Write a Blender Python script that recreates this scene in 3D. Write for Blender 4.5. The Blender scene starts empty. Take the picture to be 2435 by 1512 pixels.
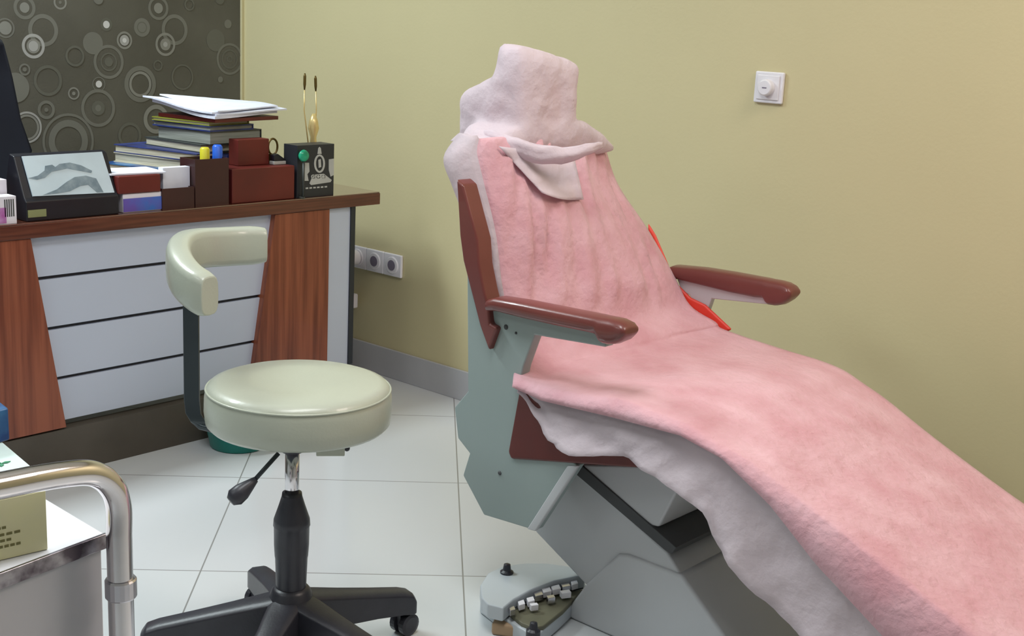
import bpy, bmesh, math, random
from mathutils import Vector, Matrix, noise
random.seed(7)
S = bpy.context.scene
COL = S.collection

# ------------------------------------------------------------------ camera
IW, IH, FPX = 2435.0, 1512.0, 2979.0
YAW, PITCH, ROLL, CAMH = [math.radians(a) for a in (49.108, 13.242, 2.903)] + [1.35]
_f = Vector((math.sin(YAW)*math.cos(PITCH), math.cos(YAW)*math.cos(PITCH), -math.sin(PITCH)))
_r = Vector((math.cos(YAW), -math.sin(YAW), 0)); _u = _r.cross(_f)
CR = _r*math.cos(ROLL) + _u*math.sin(ROLL)
CU = -_r*math.sin(ROLL) + _u*math.cos(ROLL)
CO = Vector((0, 0, CAMH))
cam = bpy.data.cameras.new('camera'); camo = bpy.data.objects.new('camera', cam); COL.objects.link(camo)
cam.sensor_width = 36; cam.lens = FPX/IW*36; cam.clip_start = .05
camo.matrix_world = Matrix(((CR.x, CU.x, -_f.x, 0), (CR.y, CU.y, -_f.y, 0), (CR.z, CU.z, -_f.z, CAMH), (0, 0, 0, 1)))
S.camera = camo

# ------------------------------------------------------------------ world, lights, exposure
S.view_settings.view_transform = 'Standard'; S.view_settings.look = 'None'
S.view_settings.gamma = 1; S.view_settings.use_curve_mapping = False
S.view_settings.exposure = 0.24
wd = bpy.data.worlds.new('world'); S.world = wd; wd.use_nodes = True
wd.node_tree.nodes['Background'].inputs[0].default_value = (.85, .92, 1, 1)
wd.node_tree.nodes['Background'].inputs[1].default_value = .15
CEIL = 2.75
LIGHTS = [  # x, y, size x, size y, watts, colour
    (1.25, 1.5, 1.2, .6, 20, (.95, .98, 1)),
    (1.2, 3.88, 1.2, .5, 58, (.86, .97, 1.0)),
    (2.5, 0.1, .6, 1.2, 21, (1, .84, .74)),
    (-.9, 2.6, .6, 1.2, 7, (.80, .93, 1)),
]
WALLX, WALLY = 3.211, 4.318

def onp(px, py, axis, val):
    """world point where the view through a photo pixel meets the plane axis = val"""
    d = _f + CR*((px-IW/2)/FPX) - CU*((py-IH/2)/FPX)
    return CO + d*((val-CO[axis])/d[axis])
def onz(px, py, z): return onp(px, py, 2, z)
def onx(px, py, x): return onp(px, py, 0, x)
def ony(px, py, y): return onp(px, py, 1, y)
def ond(px, py, hd):
    d = _f + CR*((px-IW/2)/FPX) - CU*((py-IH/2)/FPX)
    return CO + d*(hd/math.hypot(d.x, d.y))

# ------------------------------------------------------------------ materials
def lin(c):
    return tuple(((v/255)/12.92 if v/255 <= .04045 else (((v/255)+.055)/1.055)**2.4) for v in c)
def mat(name, c, rough=.5, metal=0, c2=None, scale=8, stretch=(1, 1, 1), bump=0, bscale=60, coat=0,
        spec=.5, emit=0, trans=0, alpha=1, contrast=(.35, .65), detail=4, ior=1.5, sheen=0):
    m = bpy.data.materials.new(name); m.use_nodes = True; n = m.node_tree.nodes; L = m.node_tree.links
    b = n['Principled BSDF']
    b.inputs['Base Color'].default_value = (*lin(c), 1)
    b.inputs['Roughness'].default_value = rough; b.inputs['Metallic'].default_value = metal
    b.inputs['Specular IOR Level'].default_value = spec; b.inputs['Coat Weight'].default_value = coat
    b.inputs['Coat Roughness'].default_value = .06; b.inputs['IOR'].default_value = ior
    b.inputs['Transmission Weight'].default_value = trans; b.inputs['Alpha'].default_value = alpha
    b.inputs['Sheen Weight'].default_value = sheen
    if emit:
        b.inputs['Emission Color'].default_value = (*lin(c), 1); b.inputs['Emission Strength'].default_value = emit
    tc = n.new('ShaderNodeTexCoord'); mp = n.new('ShaderNodeMapping'); mp.inputs['Scale'].default_value = stretch
    L.new(tc.outputs['Object'], mp.inputs[0])
    nz = n.new('ShaderNodeTexNoise'); nz.inputs['Scale'].default_value = scale; nz.inputs['Detail'].default_value = detail
    L.new(mp.outputs[0], nz.inputs['Vector'])
    cr = n.new('ShaderNodeValToRGB'); cr.color_ramp.elements[0].position = contrast[0]; cr.color_ramp.elements[1].position = contrast[1]
    if c2 is None: c2 = tuple(min(255, v*1.05+1) for v in c)
    cr.color_ramp.elements[0].color = (*lin(c), 1); cr.color_ramp.elements[1].color = (*lin(c2), 1)
    L.new(nz.outputs[0], cr.inputs[0]); L.new(cr.outputs[0], b.inputs['Base Color'])
    if bump:
        n2 = n.new('ShaderNodeTexNoise'); n2.inputs['Scale'].default_value = bscale; n2.inputs['Detail'].default_value = 5
        L.new(mp.outputs[0], n2.inputs['Vector'])
        bp = n.new('ShaderNodeBump'); bp.inputs['Strength'].default_value = bump; bp.inputs['Distance'].default_value = .01
        L.new(n2.outputs[0], bp.inputs['Height']); L.new(bp.outputs[0], b.inputs['Normal'])
    return m

M = dict(
    ywall=mat('yellow wall paint', (201, 191, 150), .55, c2=(205, 195, 154), scale=1.2, bump=.05, bscale=90),
    wpaper=mat('dark wallpaper', (80, 78, 70), .6, c2=(92, 90, 82), scale=3, bump=.08, bscale=120),
    white_wall=mat('white wall paint', (178, 181, 180), .7),
    ceil=mat('ceiling paint', (232, 232, 228), .8),
    skirting=mat('grey skirting tile', (176, 177, 181), .3, c2=(184, 184, 188), scale=4),
    desk_wood=mat('mahogany edge laminate', (80, 42, 32), .3, c2=(104, 58, 43), scale=9, stretch=(.6, 8, 14), coat=.3),
    desk_top=mat('glass covered mahogany top', (92, 52, 40), .12, c2=(110, 64, 48), scale=6, stretch=(.6, 6, 6), coat=1, ior=2.0, spec=.8),
    leg_wood=mat('striped walnut laminate', (104, 48, 30), .38, c2=(148, 82, 56), scale=5, stretch=(9, 9, .35), detail=6, contrast=(.35, .62), coat=.2),
    desk_white=mat('white laminate', (190, 199, 217), .35, c2=(194, 203, 221), scale=2),
    black_strip=mat('black groove strip', (38, 42, 50), .4),
    under_desk_shade=mat('dark grey brown plinth', (74, 68, 60), .5, c2=(84, 78, 70), scale=5),  # colour of the shade beneath the desk
    leather=mat('cream leather', (176, 181, 167), .34, c2=(182, 187, 172), scale=5, bump=.05, bscale=160, coat=.25),
    black_pl=mat('black plastic', (42, 42, 50), .38, c2=(48, 48, 56), scale=20, bump=.04, bscale=200),
    black_mt=mat('black painted steel', (50, 58, 62), .35, metal=.3),
    black_gl=mat('near black plastic', (22, 23, 32), .35, c2=(28, 29, 38), scale=9),
    chrome=mat('chrome', (215, 212, 215), .12, metal=1),
    dark_chrome=mat('mottled chrome edging', (96, 88, 96), .28, metal=1, c2=(170, 166, 172), scale=26, contrast=(.42, .6)),  # dark metal with lighter blotches
    steel=mat('brushed steel', (200, 198, 205), .25, metal=1),
    enamel=mat('grey green enamel', (146, 160, 158), .35, c2=(151, 164, 162), scale=3),
    enamel2=mat('light grey enamel', (190, 193, 196), .35, c2=(196, 198, 201), scale=3),
    brown_pad=mat('brown vinyl padding', (106, 52, 48), .33, c2=(116, 59, 54), scale=6, coat=.25, bump=.03),
    brown_shell=mat('maroon brown shell', (88, 32, 27), .42, c2=(96, 37, 31), scale=5),
    red=mat('red orange upholstery', (222, 52, 36), .45, c2=(230, 66, 46), scale=8),
    pink=mat('pink disposable drape', (205, 152, 161), .85, c2=(221, 178, 187), scale=9, bump=.5, bscale=45, contrast=(.3, .7), sheen=.2, spec=.2),
    dark_grey=mat('dark grey screw and groove shade', (70, 72, 74), .6),  # screw heads, and the painted shade of the lift arm groove
    socket=mat('white socket plastic', (228, 226, 232), .35),
    hole=mat('socket recess', (120, 112, 130), .5),
    teal=mat('teal plastic', (0, 122, 112), .4, c2=(4, 132, 120), scale=6),
    paper=mat('white paper', (226, 230, 244), .75, c2=(214, 218, 234), scale=14, stretch=(1, 4, 1)),
    pages=mat('cream page block', (205, 200, 180), .8, c2=(168, 162, 140), scale=30, stretch=(.3, .3, 16)),
    pages_g=mat('grey page block', (150, 154, 148), .8, c2=(126, 130, 122), scale=30, stretch=(.3, .3, 16)),
    navy=mat('navy cover', (36, 44, 88), .4, c2=(52, 66, 130), scale=18),
    blue=mat('blue cover', (14, 62, 122), .3, c2=(66, 128, 178), scale=14, contrast=(.45, .7)),
    dk_cover=mat('dark grey cover', (58, 62, 60), .45),
    olive=mat('yellow green cover', (138, 142, 48), .5),
    maroon=mat('dark red leather', (104, 34, 28), .42, c2=(88, 30, 26), scale=5),
    maroon2=mat('dark brown leather', (66, 34, 32), .4, c2=(56, 30, 30), scale=5),
    yellow=mat('yellow plastic', (196, 188, 40), .4), blue_pl=mat('blue plastic', (36, 92, 200), .35),
    gold=mat('gold metal', (218, 196, 138), .3, metal=.4), dk_gold=mat('dark bronze', (92, 74, 30), .4, metal=.5),
    emerald=mat('emerald green glass', (10, 130, 96), .2, c2=(40, 170, 130), scale=30),
    black_bx=mat('black card', (38, 40, 46), .45), silver_print=mat('silver print', (176, 178, 176), .45),
    pic=mat('pale blue print', (190, 206, 216), .25), pic_d=mat('grey blue print', (112, 130, 142), .25, c2=(140, 156, 166), scale=40),
    label=mat('olive label', (130, 134, 92), .5), magenta=mat('magenta print', (168, 84, 158), .4, c2=(206, 170, 214), scale=18),
    box_w=mat('white carton', (218, 214, 224), .5), bluegrad=mat('blue violet print', (60, 112, 196), .4, c2=(104, 86, 176), scale=14),
    limebox=mat('lime tinted carton', (238, 234, 172), .5, c2=(226, 222, 196), scale=5), ink=mat('grey ink', (120, 116, 70), .6),
    mint=mat('mint white pack', (206, 226, 224), .5), green=mat('green print', (24, 128, 84), .5),
    cart=mat('cart white enamel', (225, 227, 235), .4), cart2=mat('cart grey panel', (188, 188, 196), .4),
    pedal=mat('pale blue grey enamel', (192, 200, 206), .35, c2=(200, 206, 210), scale=4), olivem=mat('olive grey plate', (112, 110, 90), .5, c2=(96, 96, 78), scale=12),
    tan=mat('tan rubber', (168, 140, 110), .6), navy_ch=mat('navy black mesh fabric', (18, 24, 38), .8),
    lamp=mat('light diffuser', (255, 252, 245), .5, emit=2.0),
)
def ring_mat(k, c): return mat('wallpaper print %s' % k, c, .6, c2=tuple(v+6 for v in c), scale=6)
RM = [ring_mat('faint', (92, 92, 84)), ring_mat('soft', (108, 108, 101)), ring_mat('pale', (128, 128, 122)),
      ring_mat('light', (158, 158, 156)), ring_mat('bright', (200, 200, 200))]

# thin translucent sheet
def sheet_mat(name, c, alpha, trl):
    m = mat(name, c, .7, c2=tuple(min(255, v+10) for v in c), scale=7, bump=.6, bscale=30, spec=.3)
    n = m.node_tree.nodes; L = m.node_tree.links; b = n['Principled BSDF']; out = n['Material Output']
    t = n.new('ShaderNodeBsdfTranslucent'); t.inputs[0].default_value = (*lin(c), 1)
    mx = n.new('ShaderNodeMixShader'); mx.inputs[0].default_value = trl
    L.new(b.outputs[0], mx.inputs[1]); L.new(t.outputs[0], mx.inputs[2])
    tr = n.new('ShaderNodeBsdfTransparent'); m2 = n.new('ShaderNodeMixShader'); m2.inputs[0].default_value = 1-alpha
    L.new(mx.outputs[0], m2.inputs[1]); L.new(tr.outputs[0], m2.inputs[2]); L.new(m2.outputs[0], out.inputs[0])
    return m
M['sheet'] = sheet_mat('thin white plastic sheet', (230, 219, 225), .86, .4)
M['hood'] = sheet_mat('thin pinkish white cover', (228, 214, 222), .97, .25)

def floor_mat():
    m = bpy.data.materials.new('glossy white floor tile'); m.use_nodes = True; n = m.node_tree.nodes; L = m.node_tree.links
    b = n['Principled BSDF']; tc = n.new('ShaderNodeTexCoord'); mp = n.new('ShaderNodeMapping')
    mp.inputs['Rotation'].default_value = (0, 0, math.radians(45)); L.new(tc.outputs['Object'], mp.inputs[0])
    mp2 = n.new('ShaderNodeMapping'); mp2.inputs['Location'].default_value = (-.118, -2.898+.646*4, 0); L.new(mp.outputs[0], mp2.inputs[0])
    bt = n.new('ShaderNodeTexBrick'); bt.offset = 0; bt.inputs['Scale'].default_value = 1
    bt.inputs['Brick Width'].default_value = .646; bt.inputs['Row Height'].default_value = .646
    bt.inputs['Mortar Size'].default_value = .0022; bt.inputs['Mortar Smooth'].default_value = .3
    bt.inputs['Color1'].default_value = (*lin((206, 210, 212)), 1); bt.inputs['Color2'].default_value = (*lin((203, 206, 209)), 1)
    bt.inputs['Mortar'].default_value = (*lin((140, 140, 138)), 1)
    L.new(mp2.outputs[0], bt.inputs['Vector']); L.new(bt.outputs[0], b.inputs['Base Color'])
    b.inputs['Roughness'].default_value = .16; b.inputs['Specular IOR Level'].default_value = .6
    return m
M['floor'] = floor_mat()

# ------------------------------------------------------------------ mesh helpers
def nb(): return bmesh.new()
def box(bm, x0, x1, y0, y1, z0, z1, mi=0, rot=None, org=None):
    vs = [bm.verts.new((x, y, z)) for x in (x0, x1) for y in (y0, y1) for z in (z0, z1)]
    for a in ((0, 1, 3, 2), (4, 6, 7, 5), (0, 4, 5, 1), (2, 3, 7, 6), (0, 2, 6, 4), (1, 5, 7, 3)):
        f = bm.faces.new([vs[i] for i in a]); f.material_index = mi
    if rot is not None:
        bmesh.ops.rotate(bm, verts=vs, cent=org, matrix=rot)
    return vs
def prism(bm, pts, vec, mi=0):
    """closed outline extruded by a vector"""
    vec = Vector(vec); a = [bm.verts.new(p) for p in pts]; b = [bm.verts.new(Vector(p)+vec) for p in pts]
    fs = [bm.faces.new(a), bm.faces.new(b[::-1])]
    n = len(a)
    for i in range(n): fs.append(bm.faces.new((a[i], b[i], b[(i+1) % n], a[(i+1) % n])))
    for f in fs: f.material_index = mi
    return a+b
def tube(bm, pts, r, seg=12, cap=True, mi=0):
    pts = [Vector(p) for p in pts]; rs = r if isinstance(r, (list, tuple)) else [r]*len(pts); rings = []
    up = Vector((0, 0, 1)); prev = None
    for i, p in enumerate(pts):
        t = (pts[min(i+1, len(pts)-1)] - pts[max(i-1, 0)]).normalized()
        if prev is None:
            s = t.cross(up)
            if s.length < 1e-3: s = t.cross(Vector((1, 0, 0)))
            s.normalize()
        else:
            s = (prev - t*prev.dot(t)).normalized()
        prev = s; u = t.cross(s)
        rings.append([bm.verts.new(p + s*(rs[i]*math.cos(a)) + u*(rs[i]*math.sin(a))) for a in [2*math.pi*k/seg for k in range(seg)]])
    for i in range(len(rings)-1):
        for k in range(seg):
            f = bm.faces.new((rings[i][k], rings[i][(k+1) % seg], rings[i+1][(k+1) % seg], rings[i+1][k])); f.material_index = mi
    if cap:
        for q in (rings[0][::-1], rings[-1]):
            f = bm.faces.new(q); f.material_index = mi
def lathe(bm, prof, c=(0, 0, 0), seg=32, cap=True, mi=0, axis='Z'):
    c = Vector(c); rings = []
    def P(r, z, a):
        if axis == 'Z': return c+Vector((r*math.cos(a), r*math.sin(a), z))
        if axis == 'X': return c+Vector((z, r*math.cos(a), r*math.sin(a)))
        return c+Vector((r*math.cos(a), z, r*math.sin(a)))
    for r, z in prof: rings.append([bm.verts.new(P(r, z, 2*math.pi*k/seg)) for k in range(seg)])
    for i in range(len(rings)-1):
        for k in range(seg):
            f = bm.faces.new((rings[i][k], rings[i][(k+1) % seg], rings[i+1][(k+1) % seg], rings[i+1][k])); f.material_index = mi
    if cap:
        for q in (rings[0][::-1], rings[-1]):
            f = bm.faces.new(q); f.material_index = mi
def grid(bm, rows, mi=0):
    V = [[bm.verts.new(p) for p in r] for r in rows]
    for i in range(len(V)-1):
        for j in range(len(V[0])-1):
            f = bm.faces.new((V[i][j], V[i][j+1], V[i+1][j+1], V[i+1][j])); f.material_index = mi
def obj(name, bm, mats, parent=None, bevel=0, smooth=False, solid=0, sub=0, auto=True, seg=2):
    bmesh.ops.recalc_face_normals(bm, faces=bm.faces)
    me = bpy.data.meshes.new(name); bm.to_mesh(me); bm.free()
    for m in (mats if isinstance(mats, (list, tuple)) else [mats]): me.materials.append(M[m] if isinstance(m, str) else m)
    o = bpy.data.objects.new(name, me); COL.objects.link(o)
    if smooth:
        for p in me.polygons: p.use_smooth = True
    if parent is not None:
        o.parent = parent; o.matrix_parent_inverse = Matrix.Translation(-parent.location) if parent.parent is None else Matrix.Identity(4)
        if parent.parent is not None: o.matrix_parent_inverse = Matrix.Identity(4)
    if solid:
        s = o.modifiers.new('thick', 'SOLIDIFY'); s.thickness = solid; s.offset = 0
    if bevel:
        b = o.modifiers.new('bevel', 'BEVEL'); b.width = bevel; b.segments = seg; b.limit_method = 'ANGLE'; b.angle_limit = math.radians(35)
        if not smooth:
            for p in me.polygons: p.use_smooth = True
        w = o.modifiers.new('wn', 'WEIGHTED_NORMAL'); w.keep_sharp = True
    if sub:
        s = o.modifiers.new('sub', 'SUBSURF'); s.levels = s.render_levels = sub
    return o
def tag(o, label, cat, group=None):
    o['label'] = label; o['category'] = cat
    if group: o['group'] = group
    return o
def thing(name, label, cat, loc, group=None):
    o = bpy.data.objects.new(name, None); COL.objects.link(o); o.location = loc; o.empty_display_size = .05
    return tag(o, label, cat, group)
def struct(name, bm, mats, **k):
    o = obj(name, bm, mats, **k); o['kind'] = 'structure'; return o
def interp(tab, x):
    """piecewise smooth table lookup; tab sorted by key"""
    if x <= tab[0][0]: return tab[0][1]
    if x >= tab[-1][0]: return tab[-1][1]
    for (a, va), (b, vb) in zip(tab, tab[1:]):
        if a <= x <= b:
            return va+(vb-va)*(x-a)/(b-a)

# ------------------------------------------------------------------ room shell
X0, Y0 = -2.2, -2.2
b = nb(); box(b, X0, WALLX, Y0, WALLY, -.05, 0); struct('floor', b, 'floor')
b = nb(); box(b, X0, WALLX, Y0, WALLY, CEIL, CEIL+.05); struct('ceiling', b, 'ceil')
b = nb(); box(b, WALLX, WALLX+.1, Y0, WALLY+.1, 0, CEIL); struct('wall_right', b, 'ywall')
b = nb(); box(b, X0-.1, X0, Y0, WALLY, 0, CEIL); struct('wall_left', b, 'white_wall')
b = nb(); box(b, X0, WALLX, Y0-.1, Y0, 0, CEIL); struct('wall_front', b, 'white_wall')
b = nb(); box(b, WALLX-.012, WALLX, Y0, WALLY-.0, 0, .112); struct('baseboard_right', b, 'skirting', bevel=.002)
b = nb(); box(b, X0, WALLX-.012, WALLY-.012, WALLY, 0, .112); struct('baseboard_back', b, 'skirting', bevel=.002)
b = nb(); box(b, WALLX-.012, WALLX, WALLY-.012, WALLY, .112, CEIL); struct('trim_1', b, 'ywall')

# patterned wall: circles printed on the wallpaper (zoomed photo coords /3.6)
CIRC = [  # cx, cy, [(r_out, r_in, shade)]
    (210, 65, [(102, 72, 1), (45, 0, 2)]), (515, 20, [(62, 46, 2), (14, 0, 1)]), (45, 240, [(86, 72, 1), (58, 0, 2)]),
    (370, 260, [(140, 104, 1)]), (285, 395, [(106, 80, 3), (62, 48, 2), (46, 0, 3)]), (910, 210, [(56, 34, 0), (32, 0, 4)]),
    (1065, 345, [(76, 58, 2), (46, 0, 3), (20, 0, 4)]), (795, 370, [(96, 0, 1)]), (1215, 235, [(80, 0, 1), (50, 40, 0)]),
    (1355, 70, [(102, 78, 1), (45, 0, 2)]), (1495, 255, [(132, 100, 1)]), (1415, 380, [(100, 78, 2), (52, 0, 2), (22, 0, 3)]),
    (930, 530, [(146, 120, 1), (80, 66, 0), (40, 0, 0)]), (1845, 345, [(95, 0, 0)]), (1965, 505, [(136, 116, 1), (84, 70, 0), (30, 18, 0)]),
    (1950, 205, [(38, 0, 1)]), (1200, 720, [(156, 116, 1), (110, 86, 2)]), (845, 720, [(62, 54, 1), (30, 0, 4)]),
    (630, 800, [(54, 40, 2), (16, 0, 2)]), (210, 595, [(52, 36, 1), (18, 0, 1)]), (410, 690, [(132, 106, 0)]),
    (840, 925, [(162, 134, 1), (62, 0, 0), (28, 0, 1)]), (395, 940, [(80, 54, 1), (18, 0, 1)]), (230, 1090, [(136, 118, 3), (112, 92, 2)]),
    (585, 1210, [(240, 218, 1), (184, 126, 1)]), (1335, 1020, [(124, 88, 2)]), (1110, 1160, [(112, 88, 0)]),
    (130, 750, [(128, 0, 1)]), (1350, 560, [(46, 34, 0)]), (1620, 40, [(52, 38, 0)]), (1885, 680, [(26, 0, 1)]),
    (1880, -10, [(48, 0, 0)]), (840, -10, [(48, 0, 1)]), (1560, 660, [(110, 96, 0)]), (640, 480, [(90, 70, 0)]),
]
b = nb(); box(b, X0, WALLX+.1, WALLY, WALLY+.1, 0, CEIL)
lay = 0
def ring(cx, cz, ro, ri, mi):
    global lay
    lay += 1; y = WALLY-.0004-.00002*lay; n = 40
    o = [b.verts.new((cx+ro*math.cos(2*math.pi*k/n), y, cz+ro*math.sin(2*math.pi*k/n))) for k in range(n)]
    if ri > 0:
        i_ = [b.verts.new((cx+ri*math.cos(2*math.pi*k/n), y, cz+ri*math.sin(2*math.pi*k/n))) for k in range(n)]
        for k in range(n): b.faces.new((o[k], o[(k+1) % n], i_[(k+1) % n], i_[k])).material_index = mi
    else: b.faces.new(o).material_index = mi
for cx, cy, rs in CIRC:
    p = ony(cx/3.6, cy/3.6, WALLY)
    k = (ony(cx/3.6, cy/3.6-20, WALLY).z-ony(cx/3.6, cy/3.6+20, WALLY).z)/40/3.6
    for ro, ri, s in rs: ring(p.x, p.z, ro*k, ri*k, 1+s)
vis0, vis1 = ony(0, 100, WALLY).x, WALLX
for i in range(70):   # the same pattern goes on outside the photographed part
    x, z = random.uniform(X0+.2, WALLX-.2), random.uniform(.3, CEIL-.2)
    if x > vis0-.15 and .7 < z < 1.50: continue
    if x > vis0-.15 and z > 1.45 and z < 1.6: z += .2
    r = random.choice((.05, .07, .09, .13, .17))*.6; ring(x, z, r, r*random.choice((.7, .8, 0)), random.choice((1, 2, 2, 3)))
    if random.random() < .5: ring(x, z, r*.4, 0, random.choice((1, 2, 4)))
struct('wall_back', b, ['wpaper']+RM)

# ceiling lamps (above and behind the view)
for x, y, sx, sy, w, c in LIGHTS:
    t = thing('ceiling_light', 'flat white ceiling light panel set at x %.1f' % x, 'lamp', (x, y, CEIL))
    t['label'] = {1.25: 'ceiling light panel above the stool', 1.2: 'ceiling light panel above the desk',
                  2.5: 'ceiling light panel near the yellow wall', -.9: 'ceiling light panel nearest the left wall'}[x]
    b = nb(); box(b, x-sx/2-.02, x+sx/2+.02, y-sy/2-.02, y+sy/2+.02, CEIL-.03, CEIL); obj('frame', b, 'enamel2', t, bevel=.004)
    b = nb(); box(b, x-sx/2, x+sx/2, y-sy/2, y+sy/2, CEIL-.034, CEIL-.029); obj('diffuser', b, 'lamp', t)
    l = bpy.data.lights.new('lamp_light', 'AREA'); l.shape = 'RECTANGLE'; l.size = sx; l.size_y = sy; l.energy = w; l.color = c
    lo = bpy.data.objects.new('lamp_light', l); COL.objects.link(lo); lo.parent = t; lo.location = (0, 0, -.045)

# ------------------------------------------------------------------ desk
DY = 3.233; DT = .75
desk = thing('desk', 'wooden desk with dark red-brown top, white grooved front and slanted brown legs', 'desk', (2.1, 3.5, 0))
DX0, DX1 = 1.12, onz(910, 457, DT).x
b = nb(); box(b, DX0, DX1, DY, DY+.60, DT-.044, DT-.004); obj('tabletop', b, 'desk_wood', desk, bevel=.002)
b = nb(); box(b, DX0+.002, DX1-.002, DY+.002, DY+.598, DT-.004, DT); obj('top_sheet', b, 'desk_top', desk, bevel=.001)
PY = DY+.035
zb = .155
xl, xr = 1.66, 2.55
b = nb(); box(b, 1.5, 2.80, PY+.004, PY+.022, zb+.005, DT-.045); obj('front_backing', b, 'black_strip', desk)
gz = [DT-.046, ony(90, 662, PY).z, ony(113, 781, PY).z, ony(140, 898, PY).z, zb]
for i in range(4):
    b = nb(); box(b, 1.5, 2.79, PY-.008, PY+.006, gz[i+1]+(.005 if i < 3 else 0), gz[i]-(.005 if i else 0)); obj('front_panel', b, 'desk_white', desk, bevel=.0015)
def leg(px):
    b = nb(); pts = [Vector((x, PY-.03, z)) for x, z in px]; prism(b, pts, (0, .045, 0)); return b
Lz = DT-.045
obj('leg_panel', leg([(1.44, Lz), (ony(74, 582, PY-.03).x, Lz), (ony(158, 1004, PY-.03).x, .14), (1.60, .14)]), 'leg_wood', desk, bevel=.001)
x1 = ony(784, 500, PY-.03).x
obj('leg_panel', leg([(ony(655, 518, PY-.03).x, Lz), (x1, Lz), (x1, .14), (ony(606, 870, PY-.03).x-.012, .14)]), 'leg_wood', desk, bevel=.001)
x2 = ony(833, 500, PY-.02).x
b = nb(); box(b, x1+.001, x2, PY-.02, PY+.02, .14, Lz); obj('side_panel', b, 'desk_white', desk, bevel=.001)
b = nb(); box(b, x2, x2+.02, PY-.025, PY+.50, .14, Lz); obj('edge_strip', b, 'black_strip', desk)
b = nb(); box(b, DX0+.2, DX0+.22, PY, PY+.5, .0, Lz); obj('end_panel', b, 'desk_white', desk)
b = nb(); box(b, 1.5, x2, DY+.004, DY+.05, 0, .135); obj('under_desk_shade', b, 'under_desk_shade', desk)  # dark board standing in for the shaded gap under the desk

# ------------------------------------------------------------------ things on the desk
def dbox(px0, px1, pyt, dep, Y=3.26, pyb=None, z0=DT):
    """extents of a box standing with its front face on plane y=Y"""
    a = ony(px0, pyt, Y); c = ony(px1, pyt, Y)
    return a.x, c.x, Y, Y+dep, z0, (a.z+c.z)/2
def carton(bm, e, mi=0): return box(bm, *e, mi=mi)

# black slanted picture stand
e = (ony(62, 500, 3.25).x, ony(284, 500, 3.25).x)
st = thing('picture_stand', 'black slanted display stand holding a pale blue-grey picture on the desk', 'picture stand', ((e[0]+e[1])/2, 3.3, DT))
zt = ony(70, 470, 3.25).z
b = nb(); prism(b, [Vector((e[0], y, z)) for y, z in ((3.25, DT), (3.25, zt-.012), (3.262, zt), (3.31, .925), (3.335, .93), (3.39, DT))], (e[1]-e[0], 0, 0))
obj('stand_body', b, 'black_gl', st, bevel=.004)
A = [ony(50, 373, 3.308), ony(240, 362, 3.308), ony(270, 459, 3.262), ony(76, 468, 3.262)]
nrm = (A[1]-A[0]).cross(A[3]-A[0]).normalized()
if nrm.y > 0: nrm = -nrm
b = nb(); prism(b, [p+nrm*.006 for p in A], -nrm*.004); pc = obj('picture', b, 'pic', st)
pc['label'] = 'pale blue-grey printed picture'
def inpic(u, v): return (A[0]*(1-u)+A[1]*u)*(1-v)+(A[3]*(1-u)+A[2]*u)*v + nrm*.0065
def blob(pts, zz):
    prism(b, [inpic(u, v)+nrm*zz for u, v in pts], -nrm*.0008)
b = nb()
blob([(.0, .55), (.12, .5), (.22, .38), (.24, .27), (.33, .25), (.36, .31), (.42, .24), (.55, .22), (.68, .3), (.8, .45), (.78, .5), (.62, .42), (.5, .36), (.3, .42), (.2, .56), (.1, .6)], 0)
blob([(.12, .98), (.3, .86), (.45, .68), (.56, .58), (.7, .56), (.82, .64), (.86, .98), (.78, .98), (.7, .78), (.6, .8), (.45, .92), (.3, .96)], .0003)
obj('picture_print', b, 'pic_d', pc)
b = nb(); q = (ony(66, 500, 3.249), ony(110, 514, 3.249)); box(b, q[0].x, q[1].x, 3.2475, 3.2505, q[1].z, q[0].z); obj('label_plate', b, 'label', st)

# pale cartons at the far left
e = (1.50, ony(50, 500, 3.22).x, 3.245, 3.29, DT, ony(45, 465, 3.245).z)
t = thing('medicine_carton', 'small white and magenta carton at the left edge of the desk', 'box', ((e[0]+e[1])/2, 3.26, DT))
b = nb(); box(b, *e); obj('carton_body', b, 'box_w', t, bevel=.001)
b = nb(); box(b, e[0]+.002, e[1]-.03, 3.244, 3.2455, DT+.003, e[5]-.03)
obj('printed_patch', b, 'magenta', t)
b = nb()
for k in range(5): box(b, e[1]-.034+k*.006, e[1]-.031+k*.006, 3.244, 3.2455, DT+.02, e[5]-.008)
obj('bar_print', b, 'dk_cover', t)
b = nb(); box(b, 1.46, ony(12, 440, 3.31).x, 3.30, 3.36, DT, ony(8, 427, 3.30).z)
tag(obj('tall_carton', b, 'box_w', bevel=.001), 'taller plain white carton behind the magenta one at the left edge', 'box')

# blue printed tissue pack with a dark red box on it
e = dbox(292, 384, 458, .10, 3.255)
t = thing('tissue_pack', 'white pack with blue-violet print under the small red-brown box', 'box', ((e[0]+e[1])/2, 3.3, DT))
b = nb(); carton(b, e); obj('pack_body', b, 'box_w', t, bevel=.003)
b = nb(); box(b, e[0]+.001, e[1]-.001, 3.2538, 3.256, DT+.003, DT+.042); obj('printed_band', b, 'bluegrad', t)
zt = e[5]
e2 = dbox(284, 382, 417, .12, 3.25, z0=zt+.0005)
b = nb(); carton(b, (e2[0]-.004, e2[1], 3.25, 3.37, zt+.0005, e2[5])); tag(obj('leather_box', b, 'maroon', bevel=.003), 'small red-brown leather box on top of the blue printed pack', 'box')
z2 = e2[5]
# loose white papers
b = nb(); box(b, e2[0]-.01, e2[1]+.03, 3.27, 3.40, z2+.0005, z2+.006, rot=Matrix.Rotation(math.radians(-6), 3, 'Z'), org=Vector((2.0, 3.33, z2)))
tag(obj('folded_paper', b, 'paper', bevel=.001), 'folded white paper lying on the small red-brown box', 'paper')

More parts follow.
